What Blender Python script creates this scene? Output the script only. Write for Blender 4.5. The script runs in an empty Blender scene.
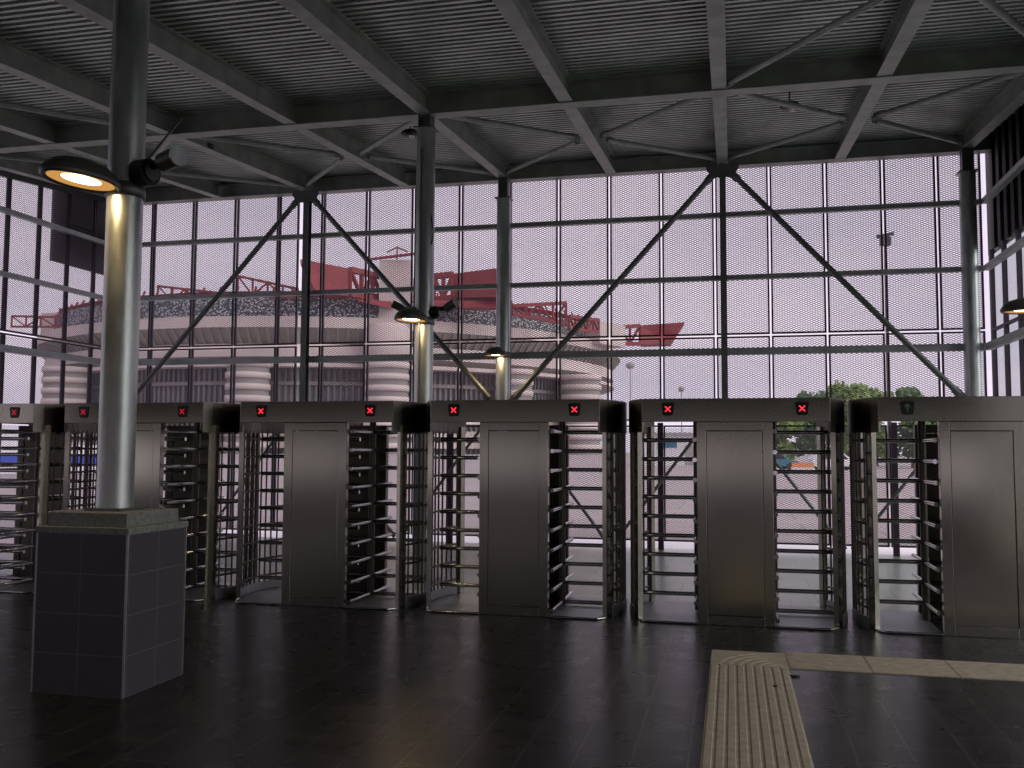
import bpy, math, random
from mathutils import Vector, Matrix
random.seed(7)
sc = bpy.context.scene
COL = sc.collection
PI = math.pi

# ------------------------------------------------------------------ materials
def newmat(name):
    m = bpy.data.materials.new(name); m.use_nodes = True
    return m, m.node_tree.nodes, m.node_tree.links, m.node_tree.nodes['Principled BSDF']

def plain(name, col, rough=0.5, metal=0.0, noise=0.0, scale=8.0, bump=0.0, stretch=(1, 1, 1), spec=0.5, rvar=0.0):
    m, N, L, p = newmat(name)
    p.inputs['Base Color'].default_value = (*col, 1)
    p.inputs['Roughness'].default_value = rough
    p.inputs['Metallic'].default_value = metal
    p.inputs['Specular IOR Level'].default_value = spec
    if noise or bump or rvar:
        tc = N.new('ShaderNodeTexCoord'); mp = N.new('ShaderNodeMapping'); mp.inputs['Scale'].default_value = stretch
        nz = N.new('ShaderNodeTexNoise'); nz.inputs['Scale'].default_value = scale; nz.inputs['Detail'].default_value = 5
        L.new(tc.outputs['Object'], mp.inputs['Vector']); L.new(mp.outputs['Vector'], nz.inputs['Vector'])
        if noise:
            mr = N.new('ShaderNodeMapRange'); mr.inputs['To Min'].default_value = 1 - noise; mr.inputs['To Max'].default_value = 1 + noise
            mr.inputs['From Min'].default_value = .25; mr.inputs['From Max'].default_value = .75
            L.new(nz.outputs['Fac'], mr.inputs['Value'])
            mx = N.new('ShaderNodeVectorMath'); mx.operation = 'SCALE'; mx.inputs[0].default_value = col
            L.new(mr.outputs['Result'], mx.inputs['Scale']); L.new(mx.outputs['Vector'], p.inputs['Base Color'])
        if rvar:
            m2 = N.new('ShaderNodeMapRange'); m2.inputs['To Min'].default_value = rough - rvar; m2.inputs['To Max'].default_value = rough + rvar
            m2.inputs['From Min'].default_value = .25; m2.inputs['From Max'].default_value = .75
            L.new(nz.outputs['Fac'], m2.inputs['Value']); L.new(m2.outputs['Result'], p.inputs['Roughness'])
        if bump:
            b = N.new('ShaderNodeBump'); b.inputs['Strength'].default_value = bump; b.inputs['Distance'].default_value = .02
            L.new(nz.outputs['Fac'], b.inputs['Height']); L.new(b.outputs['Normal'], p.inputs['Normal'])
    return m

def emit(name, col, s):
    m, N, L, p = newmat(name)
    p.inputs['Base Color'].default_value = (.02, .02, .02, 1)
    p.inputs['Emission Color'].default_value = (*col, 1); p.inputs['Emission Strength'].default_value = s
    return m

def floor_mat():
    m, N, L, p = newmat('dark_stone_tiles')
    tc = N.new('ShaderNodeTexCoord'); mp = N.new('ShaderNodeMapping')
    mp.inputs['Rotation'].default_value = (0, 0, PI / 2); mp.inputs['Location'].default_value = (0, 0.245, 0)
    L.new(tc.outputs['Object'], mp.inputs['Vector'])
    br = N.new('ShaderNodeTexBrick'); br.offset = .5; br.inputs['Scale'].default_value = 1
    br.inputs['Brick Width'].default_value = .6; br.inputs['Row Height'].default_value = .295
    br.inputs['Mortar Size'].default_value = .0035; br.inputs['Mortar Smooth'].default_value = .1
    br.inputs['Color1'].default_value = (.016, .0155, .0155, 1); br.inputs['Color2'].default_value = (.021, .020, .020, 1)
    br.inputs['Mortar'].default_value = (.10, .098, .094, 1)
    L.new(mp.outputs['Vector'], br.inputs['Vector'])
    nz = N.new('ShaderNodeTexNoise'); nz.inputs['Scale'].default_value = 4; nz.inputs['Detail'].default_value = 2; nz.inputs['Roughness'].default_value = .5
    L.new(tc.outputs['Object'], nz.inputs['Vector'])
    mr = N.new('ShaderNodeMapRange'); mr.inputs['From Min'].default_value = .3; mr.inputs['From Max'].default_value = .7
    mr.inputs['To Min'].default_value = .75; mr.inputs['To Max'].default_value = 1.3
    L.new(nz.outputs['Fac'], mr.inputs['Value'])
    mx = N.new('ShaderNodeVectorMath'); mx.operation = 'SCALE'
    L.new(br.outputs['Color'], mx.inputs[0]); L.new(mr.outputs['Result'], mx.inputs['Scale']); L.new(mx.outputs['Vector'], p.inputs['Base Color'])
    m2 = N.new('ShaderNodeMapRange'); m2.inputs['From Min'].default_value = .3; m2.inputs['From Max'].default_value = .7
    m2.inputs['To Min'].default_value = .26; m2.inputs['To Max'].default_value = .31
    L.new(nz.outputs['Fac'], m2.inputs['Value']); L.new(m2.outputs['Result'], p.inputs['Roughness'])
    p.inputs['Specular IOR Level'].default_value = .5
    return m

def grid_tiles(name, c1, c2, mortar, bw, rh, ms, rough=.4, offset=0.0, rot=(PI / 2, 0, 0), loc=(0, 0, 0)):
    m, N, L, p = newmat(name)
    tc = N.new('ShaderNodeTexCoord'); mp = N.new('ShaderNodeMapping'); mp.inputs['Rotation'].default_value = rot; mp.inputs['Location'].default_value = loc
    L.new(tc.outputs['Object'], mp.inputs['Vector'])
    br = N.new('ShaderNodeTexBrick'); br.offset = offset; br.inputs['Scale'].default_value = 1
    br.inputs['Brick Width'].default_value = bw; br.inputs['Row Height'].default_value = rh; br.inputs['Mortar Size'].default_value = ms
    br.inputs['Color1'].default_value = (*c1, 1); br.inputs['Color2'].default_value = (*c2, 1); br.inputs['Mortar'].default_value = (*mortar, 1)
    L.new(mp.outputs['Vector'], br.inputs['Vector']); L.new(br.outputs['Color'], p.inputs['Base Color'])
    p.inputs['Roughness'].default_value = rough
    return m

def facade_mat():   # lattice facade with open cells, pattern belonging to the facade itself
    m, N, L, p = newmat('lattice_facade')
    tc = N.new('ShaderNodeTexCoord')
    vo = N.new('ShaderNodeTexVoronoi'); vo.inputs['Scale'].default_value = 1.5
    L.new(tc.outputs['Object'], vo.inputs['Vector'])
    cr = N.new('ShaderNodeValToRGB'); e = cr.color_ramp.elements
    e[0].position = .36; e[0].color = (.46, .45, .44, 1); e[1].position = .5; e[1].color = (.045, .06, .075, 1)
    L.new(vo.outputs['Distance'], cr.inputs['Fac']); L.new(cr.outputs['Color'], p.inputs['Base Color'])
    p.inputs['Roughness'].default_value = .8
    return m

def glass_mat():
    m, N, L, p = newmat('window_glass')
    out = N['Material Output']
    tr = N.new('ShaderNodeBsdfTransparent'); tr.inputs['Color'].default_value = (.80, .82, .81, 1)
    gl = N.new('ShaderNodeBsdfGlossy'); gl.inputs['Roughness'].default_value = .03
    mx = N.new('ShaderNodeMixShader')
    mx.inputs['Fac'].default_value = .06; L.new(tr.outputs['BSDF'], mx.inputs[1]); L.new(gl.outputs['BSDF'], mx.inputs[2])
    L.new(mx.outputs['Shader'], out.inputs['Surface'])
    return m

M = {}
M['floor'] = floor_mat()
M['floor2'] = grid_tiles('light_grey_paving', (.40, .455, .42), (.37, .42, .39), (.2, .21, .2), .6, .6, .004, .26, .5, (0, 0, 0))
M['galv'] = plain('galvanised_steel', (.44, .475, .465), .36, .85, .35, 6, .05, (1, 1, .35), rvar=.1)
M['galv_dark'] = plain('dark_galvanised_steel', (.15, .16, .16), .45, .6, .2, 5, .03)
M['beam'] = plain('beam_steel', (.29, .325, .29), .5, .4, .25, 4, .04)
M['deck'] = plain('deck_steel', (.45, .51, .465), .38, .7, .18, 2.2, .02)
M['rail'] = plain('rail_steel', (.40, .43, .43), .45, .4, .15, 6, .02)
M['frame'] = plain('panel_frame_steel', (.045, .032, .052), .5, .3)
M['mesh'] = plain('expanded_metal', (.20, .175, .205), .55, 0)
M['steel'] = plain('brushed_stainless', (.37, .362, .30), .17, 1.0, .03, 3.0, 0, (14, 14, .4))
M['steel_shade'] = plain('brushed_stainless_shadow', (.135, .125, .108), .34, 1.0, .03, 3.0, 0, (40, 40, .6))  # same stainless with the shade of the passages put into its base colour
M['rung'] = plain('rung_steel', (.46, .46, .45), .10, 1.0)
M['plate'] = plain('chequer_plate', (.48, .49, .50), .42, .8, .15, 60, .15)
M['black'] = plain('black_plastic', (.008, .008, .009), .35)
M['lampbody'] = plain('lamp_housing', (.085, .085, .075), .4, .4)
M['lampglass'] = emit('lamp_glass', (1, .48, .12), .6)
M['lampcore'] = emit('lamp_core', (1, .78, .45), 14.0)
M['redx'] = emit('red_display', (1, .03, .05), 1.7)
M['redx_dim'] = emit('red_display_dim', (1, .03, .06), .45)
M['green_dim'] = emit('green_display_dim', (.25, .55, .25), .10)
M['clad'] = plain('dark_cladding', (.012, .012, .014), .6, 0, .1)
M['hall'] = plain('hall_render', (.055, .055, .055), .8, 0, .15, 2)
M['tile_ped'] = grid_tiles('pedestal_tiles', (.050, .044, .052), (.055, .048, .057), (.13, .12, .13), .36, .2665, .004, .35, loc=(0, 0, 0))
M['tile_ped_x'] = grid_tiles('pedestal_tiles_side', (.050, .044, .052), (.055, .048, .057), (.13, .12, .13), .42, .2665, .004, .35, rot=(0, 0, 0))
M['stone'] = plain('granite_cap', (.22, .232, .212), .7, 0, .35, 40, .15)
M['trim'] = plain('aluminium_trim', (.5, .48, .5), .4, .8)
M['tactile'] = plain('tactile_concrete', (.42, .355, .27), .75, 0, .18, 14, .1)
M['glass'] = glass_mat()
M['litter'] = plain('litter_black', (.01, .009, .008), .6)
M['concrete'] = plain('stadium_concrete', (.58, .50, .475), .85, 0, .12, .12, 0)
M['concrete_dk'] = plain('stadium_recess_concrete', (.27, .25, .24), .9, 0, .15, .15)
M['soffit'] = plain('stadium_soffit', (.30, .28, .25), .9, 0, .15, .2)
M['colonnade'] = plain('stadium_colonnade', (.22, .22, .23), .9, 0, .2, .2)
M['facade'] = facade_mat()
M['red'] = plain('red_steel', (.25, .036, .042), .6, 0, .15, .3)
M['pave'] = grid_tiles('plaza_paving', (.40, .345, .35), (.36, .31, .315), (.28, .25, .25), 3.0, 1.5, .05, .8, .5, (0, 0, 0))
M['forecourt'] = plain('forecourt_concrete', (.62, .60, .54), .9, 0, .1, .5)
M['leaf'] = plain('leaves', (.17, .27, .06), .7, 0, .45, .35)
M['leaf2'] = plain('leaves_dark', (.09, .18, .06), .7, 0, .45, .35)
M['bark'] = plain('bark', (.09, .065, .045), .9, 0, .3, 5)
M['pole'] = plain('pole_paint', (.35, .36, .37), .5, .3)
M['poledk'] = plain('mast_steel', (.06, .06, .065), .5, .4)
M['white'] = plain('white_paint', (.75, .74, .76), .5, 0, .05)
M['teal'] = plain('teal_paint', (.03, .16, .22), .35)
M['orange'] = plain('orange_plastic', (.75, .30, .10), .5)
M['blue'] = plain('blue_panel', (.03, .07, .42), .5)
M['tyre'] = plain('tyre', (.02, .02, .02), .8)
M['grey'] = plain('grey_building', (.38, .36, .36), .8, 0, .1)

# ------------------------------------------------------------------ mesh builder
class MB:
    def __init__(s): s.v = []; s.f = []; s.sm = []
    def add(s, vs, fs, smooth=False):
        o = len(s.v); s.v += [tuple(v) for v in vs]
        for f in fs: s.f.append(tuple(i + o for i in f)); s.sm.append(smooth)
        return s
    def box(s, c, d, M3=None):
        x, y, z = d[0] / 2, d[1] / 2, d[2] / 2
        vs = [Vector(p) for p in ((-x, -y, -z), (x, -y, -z), (x, y, -z), (-x, y, -z), (-x, -y, z), (x, -y, z), (x, y, z), (-x, y, z))]
        if M3: vs = [M3 @ v for v in vs]
        c = Vector(c)
        return s.add([v + c for v in vs], [(0, 3, 2, 1), (4, 5, 6, 7), (0, 1, 5, 4), (1, 2, 6, 5), (2, 3, 7, 6), (3, 0, 4, 7)])
    def span(s, a, b):   # box from min corner to max corner
        return s.box([(p + q) / 2 for p, q in zip(a, b)], [q - p for p, q in zip(a, b)])
    def bar(s, p0, p1, w, h, up=(0, 0, 1)):   # rectangular bar between two points
        p0, p1 = Vector(p0), Vector(p1); d = (p1 - p0); L = d.length; d.normalize()
        u = Vector(up); sdir = d.cross(u)
        if sdir.length < 1e-4: sdir = d.cross(Vector((0, 1, 0)))
        sdir.normalize(); u = sdir.cross(d)
        m = Matrix((sdir, d, u)).transposed()
        return s.box((p0 + p1) / 2, (w, L, h), m)
    def tube(s, p0, p1, r, n=12, r1=None, caps=True):
        p0, p1 = Vector(p0), Vector(p1); r1 = r if r1 is None else r1
        d = (p1 - p0).normalized(); a = d.orthogonal().normalized(); b = d.cross(a)
        vs = []; fs = []
        for k in range(n):
            t = 2 * PI * k / n; o = a * math.cos(t) + b * math.sin(t)
            vs += [p0 + o * r, p1 + o * r1]
        for k in range(n):
            j = (k + 1) % n; fs.append((2 * k, 2 * j, 2 * j + 1, 2 * k + 1))
        s.add(vs, fs, True)
        if caps:
            s.add([vs[2 * k] for k in range(n)], [tuple(range(n))[::-1]]); s.add([vs[2 * k + 1] for k in range(n)], [tuple(range(n))])
        return s
    def path(s, pts, r, n=8):
        for a, b in zip(pts[:-1], pts[1:]): s.tube(a, b, r, n)
        return s
    def prism(s, outline, z0, z1):   # outline of (x, y), counter-clockwise
        n = len(outline)
        s.add([(x, y, z0) for x, y in outline] + [(x, y, z1) for x, y in outline],
              [tuple(range(n))[::-1], tuple(range(n, 2 * n))] + [(k, (k + 1) % n, n + (k + 1) % n, n + k) for k in range(n)])
        return s
    def prism_y(s, outline, y0, y1):   # outline of (x, z) extruded along y
        n = len(outline)
        s.add([(x, y0, z) for x, z in outline] + [(x, y1, z) for x, z in outline],
              [tuple(range(n)), tuple(range(n, 2 * n))[::-1]] + [((k + 1) % n, k, n + k, n + (k + 1) % n) for k in range(n)])
        return s
    def lathe(s, prof, c, n=24, sx=1, sy=1, a0=0, a1=2 * PI, smooth=True):
        full = abs(a1 - a0 - 2 * PI) < 1e-6; m = n if full else n + 1; k = len(prof); vs = []; fs = []
        for i in range(m):
            t = a0 + (a1 - a0) * i / n
            for r, z in prof: vs.append((c[0] + sx * r * math.cos(t), c[1] + sy * r * math.sin(t), c[2] + z))
        for i in range(n):
            j = (i + 1) % m
            for q in range(k - 1): fs.append((i * k + q, j * k + q, j * k + q + 1, i * k + q + 1))
        return s.add(vs, fs, smooth)
    def build(s, name, mat, parent=None, bevel=0):
        me = bpy.data.meshes.new(name); me.from_pydata(s.v, [], s.f)
        me.polygons.foreach_set('use_smooth', s.sm); me.update(); me.materials.append(mat)
        o = bpy.data.objects.new(name, me); COL.objects.link(o)
        if parent: o.parent = parent
        if bevel:
            b = o.modifiers.new('Bevel', 'BEVEL'); b.width = bevel; b.segments = 2; b.limit_method = 'ANGLE'
        return o

def tag(o, label=None, cat=None, group=None, kind=None):
    if label: o['label'] = label
    if cat: o['category'] = cat
    if group: o['group'] = group
    if kind: o['kind'] = kind
    return o
def empty(name, loc, rz=0):
    o = bpy.data.objects.new(name, None); o.empty_display_size = .1; COL.objects.link(o)
    o.location = loc; o.rotation_euler = (0, 0, rz); return o
KIDS = {}
def kids(o): return [c for c in bpy.data.objects if c.parent == o]
def copy_tree(o, parent=None):
    c = o.copy(); COL.objects.link(c)
    if parent: c.parent = parent
    for ch in kids(o): copy_tree(ch, c)
    return c
def structure(o): o['kind'] = 'structure'; return o
ORD = ['first', 'second', 'third', 'fourth', 'fifth', 'sixth', 'seventh', 'eighth', 'ninth', 'tenth', 'eleventh', 'twelfth',
       'thirteenth', 'fourteenth', 'fifteenth', 'sixteenth', 'seventeenth', 'eighteenth']

# ------------------------------------------------------------------ camera
cam = bpy.data.cameras.new('camera'); co = bpy.data.objects.new('camera', cam); COL.objects.link(co)
yaw, pitch, roll = [math.radians(a) for a in (-13.178, 3.970, 0.268)]
fwd = Vector((math.sin(yaw) * math.cos(pitch), math.cos(yaw) * math.cos(pitch), math.sin(pitch)))
r0 = Vector((math.cos(yaw), -math.sin(yaw), 0)); u0 = r0.cross(fwd)
rr = r0 * math.cos(roll) + u0 * math.sin(roll); uu = u0 * math.cos(roll) - r0 * math.sin(roll)
mw = Matrix((rr, uu, -fwd)).transposed().to_4x4(); mw.translation = (0, 0, 1.65)
co.matrix_world = mw
cam.sensor_width = 36; cam.lens = 937.9 / 1024 * 36; cam.clip_end = 2000; cam.clip_start = .05
sc.camera = co

# ------------------------------------------------------------------ layout numbers
XL, XR = -11.75, 4.0           # side wall planes
YC = 15.55                     # column plane in front of the mesh wall
YM = 15.95                     # mesh wall
YG = 11.33                     # girder / second column row
def roof(y, off=0): return 5.97 + off + .09 * (y - 11.33)     # underside of the beams
HB = .27
DECK0 = HB

# ------------------------------------------------------------------ shell
structure(MB().span((XL - .1, -9, -.2), (XR + .1, 10.44, 0)).build('floor', M['floor']))
structure(MB().span((XL - .1, 10.44, -.2), (XR + .1, 16.1, 0)).build('floor', M['floor2']))
b = MB()
ys = []; p = .118; y = -9.0
prof = []
while y < 16.25:
    prof += [(y, 0), (y + .050, 0), (y + .058, .07), (y + .111, .07)]; y += p
vs = []; fs = []
for (py, pz) in prof:
    for x in (XL - .1, XR + .1): vs.append((x, py, roof(py, DECK0 + pz)))
for i in range(len(prof) - 1): fs.append((2 * i, 2 * i + 2, 2 * i + 3, 2 * i + 1))
b.add(vs, fs); structure(b.build('ceiling', M['deck']))
wb = MB(); x = XL - .1
wb.span((x, -9.2, 1.80), (XR + .1, -9, 5)); wb.span((x, -9.2, 0), (XR + .1, -9, .95))  # open band at eye level, added so daylight shows in the steel doors
while x < XR:
    wb.span((x, -9.2, .95), (x + .25, -9, 1.80)); x += 3.05
structure(wb.build('wall_back', M['hall']))
structure(MB().span((-80, -70, -.3), (80, -9.2, -.02)).span((-80, -9.2, -.3), (XL - .25, 4, -.02)).span((XR + .2, -9.2, -.3), (80, 4, -.02)).build('unseen_forecourt', M['forecourt']))  # unseen ground, added and kept pale to brighten reflections in the turnstile doors
# left side: wall behind the camera, eye-level slots added for glow on the turnstiles
wl = MB(); wl.span((XL - .2, -9, 0), (XL, 3.6, .95)); wl.span((XL - .2, -9, 1.80), (XL, 3.6, 6))
for y in (-9, -5.9, -2.8, .3, 3.35): wl.span((XL - .2, y, .95), (XL, y + .25, 1.80))
structure(wl.build('wall_left', M['hall']))
# right side: dark cladding above the glazing, behind the camera a wall with slots added to light the turnstiles
w = MB(); w.span((XR + .06, -9, 4.8), (XR + .12, 16.3, 7.2)); w.span((XR + .06, -9, 0), (XR + .12, 1.5, .95)); w.span((XR + .06, -9, 1.80), (XR + .12, 1.5, 4.8))
for y in (-9, -5.5, -2, 1.25): w.span((XR + .06, y, .95), (XR + .12, y + .25, 1.80))
yy = 2.0
while yy < 16: w.span((XR + .0, yy, 4.8), (XR + .06, yy + .16, 7)); yy += .36
structure(w.build('wall_right', M['clad']))
# roof edge trims
tr = MB()
n = 12
for k in range(n):
    a, c = 5 + (16.1 - 5) * k / n, 5 + (16.1 - 5) * (k + 1) / n
tr.bar((XL, 5, roof(5, .22)), (XL, 16.1, roof(16.1, .22)), .06, .42); structure(tr.build('trim_1', M['galv_dark']))
structure(MB().span((XL - .1, 16.0, 6.46), (XR + .1, 16.1, 7.0)).build('trim_2', M['galv_dark']))

# ------------------------------------------------------------------ ceiling steel
def ibeam(p0, p1, h, wf, t=.014):
    """I section, p0/p1 on the underside centre line"""
    p0, p1 = Vector(p0), Vector(p1); z = Vector((0, 0, 1)); m = MB()
    m.bar(p0 + z * t / 2, p1 + z * t / 2, wf, t); m.bar(p0 + z * (h - t / 2), p1 + z * (h - t / 2), wf, t)
    m.bar(p0 + z * h / 2, p1 + z * h / 2, t, h - 2 * t); return m
XB = [-.1 + 1.86 * k for k in range(-6, 3)]
BL = ['ceiling beam hugging the left mesh wall at far left', 'ceiling beam passing just left of the near lamp top, second from left wall',
      'long ceiling beam running above the leftmost turnstiles, third from left wall', 'ceiling beam crossing left half, ending at post with two braces',
      'ceiling beam running between left wall post and slender middle columns', 'ceiling beam meeting the column that carries two small spotlights',
      'ceiling beam left of the central beam, crossing diagonal braces', 'central ceiling beam that points straight down the photo',
      'ceiling beam right of the central beam, crossing diagonal braces', 'ceiling beam along the right wall, ending at the right corner column']
BL = [BL[0], BL[1], BL[2], 'ceiling beam fourth from the left wall, passing behind the big near column top'.replace('passing behind the big near column top', 'its underside catching warm light'),
      BL[5], BL[6], BL[7], BL[8], BL[9]]
for x, lb in zip(XB, BL):
    o = ibeam((x, -4, roof(-4)), (x, 15.72, roof(15.72)), HB, .17).build('ceiling_beam', M['beam'])
    tag(o, lb, 'beam', 'sloping ceiling beams')
o = ibeam((XL + .08, YG, roof(YG) - .025), (XR, YG, roof(YG) - .025), .29, .2).build('cross_girder', M['beam'])
tag(o, 'wide steel girder crossing the whole ceiling in front of the mesh wall', 'girder', 'cross girders')
o = ibeam((XL + .08, 15.8, 6.36), (XR, 15.8, 6.36), .25, .2).build('cross_girder', M['beam'])
tag(o, 'steel girder along the top edge of the mesh wall', 'girder', 'cross girders')

def brace(name, a, c, r, mat, label, cat, group):
    root = empty(name, Vector(a))
    m = MB(); A = Vector((0, 0, 0)); B = Vector(c) - Vector(a); d = B.normalized()
    m.tube(A + d * .1, B - d * .1, r, 12); m.build('tube', M[mat], root)
    for e, s in ((A, 1), (B, -1)):
        MB().bar(e, e + d * s * .2, .012, r * 2.6).build('end_plate', M[mat], root)
    tag(root, label, cat, group); return root
places = {-9.4: 'far left bay', -5.68: 'bay between near column and middle columns', -1.96: 'bay over the two middle turnstiles', 1.76: 'right bay beside the right wall'}
for xc, pl in places.items():
    z = lambda q: roof(q, .06)
    for sx, sy, w in ((-1, -1, 'left arm nearest the cross girder'), (1, -1, 'right arm nearest the cross girder'), (-1, 1, 'left arm nearest the mesh wall'), (1, 1, 'right arm nearest the mesh wall')):
        yo = 11.5 if sy < 0 else 15.4
        brace('roof_brace', (xc + sx * .16, 13.3 + sy * .06, z(13.3) - .03), (xc + sx * 1.78, yo, z(yo)), .038, 'beam',
              'roof brace, ' + w + ', ' + pl, 'brace', 'diagonal roof braces')
for xc, pl in ((1.76, 'right'), (-9.4, 'far left')):
    for sx, w in ((-1, 'left'), (1, 'right')):
        brace('roof_brace', (xc + sx * .14, 8.25 + .2, roof(8.4, .03)), (xc + sx * 1.78, 11.17, roof(11.17, .03)), .038, 'beam',
              'roof brace on the near side of the cross girder, ' + w + ' arm, ' + pl + ' bay', 'brace', 'diagonal roof braces')

# small dark fixtures under the ceiling
for (x, y, lb) in ((-4.44, 12.47, 'small dark ceiling fixture beside the top of the tall column with two spotlights'), (.79, 12.54, 'small dark ceiling fixture right of the central beam'),
                   (-7.62, 12.34, 'small dark ceiling fixture right of the near lamp column')):
    root = empty('ceiling_fixture', (x, y, roof(y, .04)))
    MB().lathe([(0, 0), (.10, 0), (.13, .03), (.12, .07), (.05, .09), (0, .09)], (0, 0, 0), 20).build('body', M['black'], root)
    MB().tube((0, 0, .08), (0, 0, .26), .012, 8).build('stem', M['galv_dark'], root)
    MB().lathe([(0, -.035), (.03, -.03), (.045, 0)], (.03, 0, 0), 12).build('lens', M['white'], root)
    tag(root, lb, 'ceiling fixture', 'dark fixtures under the ceiling')

# ------------------------------------------------------------------ columns
def column(x, y, z0, ztop, zneck, label, r=.122, conduit=False, lean=0):
    root = empty('steel_column', (x, y, z0))
    MB().tube((0, 0, 0.02), (0, 0, zneck - z0), r, 40).build('shaft', M['galv'], root)
    q_ = .2 if z0 == 0 else .14
    MB().span((-q_, -q_, 0), (q_, q_, .02)).build('base_plate', M['galv_dark'], root)
    MB().span((-r * 1.12, -r * 1.12, zneck - z0), (r * 1.12, r * 1.12, zneck - z0 + .015)).build('top_plate', M['galv_dark'], root)
    nk = MB(); q = .085
    nk.span((-q, -.012, zneck - z0 + .015), (q, .012, ztop - z0)); nk.span((-q, -q, zneck - z0 + .015), (-q + .014, q, ztop - z0)); nk.span((q - .014, -q, zneck - z0 + .015), (q, q, ztop - z0))
    nk.build('neck', M['galv_dark'], root)
    if conduit:
        MB().tube((-.02, -r - .012, 1.9), (-.02, -r - .012, 5.5), .012, 8).build('conduit', M['galv_dark'], root)
        c = MB(); pts = [(r * .9 + .02 * math.sin(t * 5), -.06, 4.25 + .5 * t) for t in [k / 10 for k in range(11)]]
        c.path(pts, .008, 6).build('cable', M['black'], root)
    tag(root, label, 'column', 'round steel columns'); return root
column(-4.27, 5.885, 1.205, roof(5.885) + .2, 5.3, 'thick galvanised round column rising from the tiled pedestal', .125)
column(-3.81, YG, 0, roof(YG) - .03, 5.77, 'galvanised round column with a lamp and two spotlights behind the turnstiles', .12, True)
column(-3.80, YC, 0, roof(YC), 5.97, 'galvanised round column by the mesh wall carrying one flat lamp')
column(3.61, YC, 0, roof(YC), 5.97, 'galvanised round column in the right corner of the mesh wall')
column(3.61, YG, 0, roof(YG) - .03, 5.77, 'galvanised round column at the right edge, carrying the cut-off lamp')

def wall_post(x, label):
    root = empty('wall_post', (x, YC + .03, 0)); z1 = roof(15.55) + .0
    m = MB(); m.span((-.05, -.075, 0), (.05, -.063, z1)); m.span((-.05, .063, 0), (.05, .075, z1)); m.span((-.006, -.063, 0), (.006, .063, z1))
    m.build('shaft', M['galv_dark'], root)
    g = MB(); g.prism_y([(-.26, -.02), (-.26, -.10), (-.16, -.24), (.16, -.24), (.26, -.10), (.26, -.02)][::-1], -.10, -.086)
    o = g.build('gusset_plate', M['galv_dark'], root); o.location = (0, 0, z1)
    tag(root, label, 'post', 'dark steel posts of the mesh wall')
wall_post(-.1, 'dark steel wall post with two braces, right of centre')
wall_post(-7.5, 'dark steel wall post with two braces, left of the middle columns')
YBR = YC - .06
for a, c, lb in (((-7.62, 6.2), (-11.05, 2.45), 'long wall brace falling left from the left wall post'), ((-7.38, 6.2), (-3.96, 2.45), 'long wall brace falling right from the left wall post'),
                 ((-.22, 6.2), (-3.64, 2.45), 'long wall brace falling left from the right wall post'), ((.02, 6.2), (3.46, 2.45), 'long wall brace falling right from the right wall post')):
    brace('wall_brace', (a[0], YBR, a[1]), (c[0], YBR, c[1]), .047, 'galv_dark', lb, 'brace', 'long diagonal wall braces')
for xa, nm in ((-7.5, 'left wall post'), (-3.8, 'lamp column by the mesh wall'), (-.1, 'right wall post'), (3.6, 'right corner column')):
    for s, w in ((-1, 'left'), (1, 'right')):
        if xa > 3 and s > 0: continue
        brace('wall_brace', (xa + s * .12, YBR, 2.32), (xa + s * 1.80, YBR, .12), .026, 'galv_dark',
              'thin low brace seen through turnstiles, falling ' + w + ' from ' + nm, 'brace', 'thin low wall braces')

# ------------------------------------------------------------------ rails
def rail(p0, p1, h, label, grp):
    p0, p1 = Vector(p0), Vector(p1); m = MB(); d = (p1 - p0).normalized(); sd = d.cross(Vector((0, 0, 1)))
    z = Vector((0, 0, 1))
    m.bar(p0, p1, .05, h); m.bar(p0 + sd * .045 - z * (h / 2 - .006), p1 + sd * .045 - z * (h / 2 - .006), .05, .012); m.bar(p0 + sd * .045 + z * (h / 2 - .006), p1 + sd * .045 + z * (h / 2 - .006), .05, .012)
    tag(m.build('wall_rail', M['rail']), label, 'rail', grp)
YR = 15.76
for z, h, w in ((5.54, .08, 'top'), (4.487, .08, 'middle'), (3.262, .115, 'bottom thicker')):
    rail((-11.6, YR, z), (3.85, YR, z), h, w + ' horizontal steel rail across the mesh wall', 'rails of the mesh wall')
    rail((-11.62, 15.7, z), (-11.62, 5.2, z), h, w + ' steel rail along the left side wall', 'rails of the left side wall')
    rail((3.86, 1.7, z), (3.86, 15.7, z), h, w + ' steel rail along the right side wall', 'rails of the right side wall')
# small junction fitting on the left thin rail
# ------------------------------------------------------------------ mesh panels
def frame_mb(w, h, t=.028, d=.045):
    m = MB(); x = w / 2
    m.span((-x, -d / 2, 0), (-x + t, d / 2, h)); m.span((x - t, -d / 2, 0), (x, d / 2, h))
    m.span((-x + t, -d / 2, 0), (x - t, d / 2, t)); m.span((-x + t, -d / 2, h - t), (x - t, d / 2, h)); return m
def infill_mb(w, h, t=.03):
    m = MB(); px = .04; pz = .0175; n = int((w - 2 * t) / px) + 1; x0 = -n * px / 2; rows = int((h - 2 * t) / pz)
    hw = .0041; a = pz / 2
    vs = []; fs = []
    for i in range(rows):
        z0 = t + pz * (i + .5); base = len(vs)
        for j in range(n + 1):
            x = max(-w / 2 + t * .5, min(w / 2 - t * .5, x0 + j * px)); z = z0 + (a if (i + j) % 2 else -a)
            vs.append((x, -.005, z + hw)); vs.append((x, .005, z - hw))
        for j in range(n): q = base + 2 * j; fs.append((q, q + 1, q + 3, q + 2))
    m.add(vs, fs); return m
ROWS = [('upper', 3.565, 6.44), ('middle', 2.135, 3.535), ('lower', .13, 2.06)]
XS = [-11.69] + [-.24 + .8895 * k for k in range(-12, 4)] + [3.24, 3.91]
cache = {}
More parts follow.
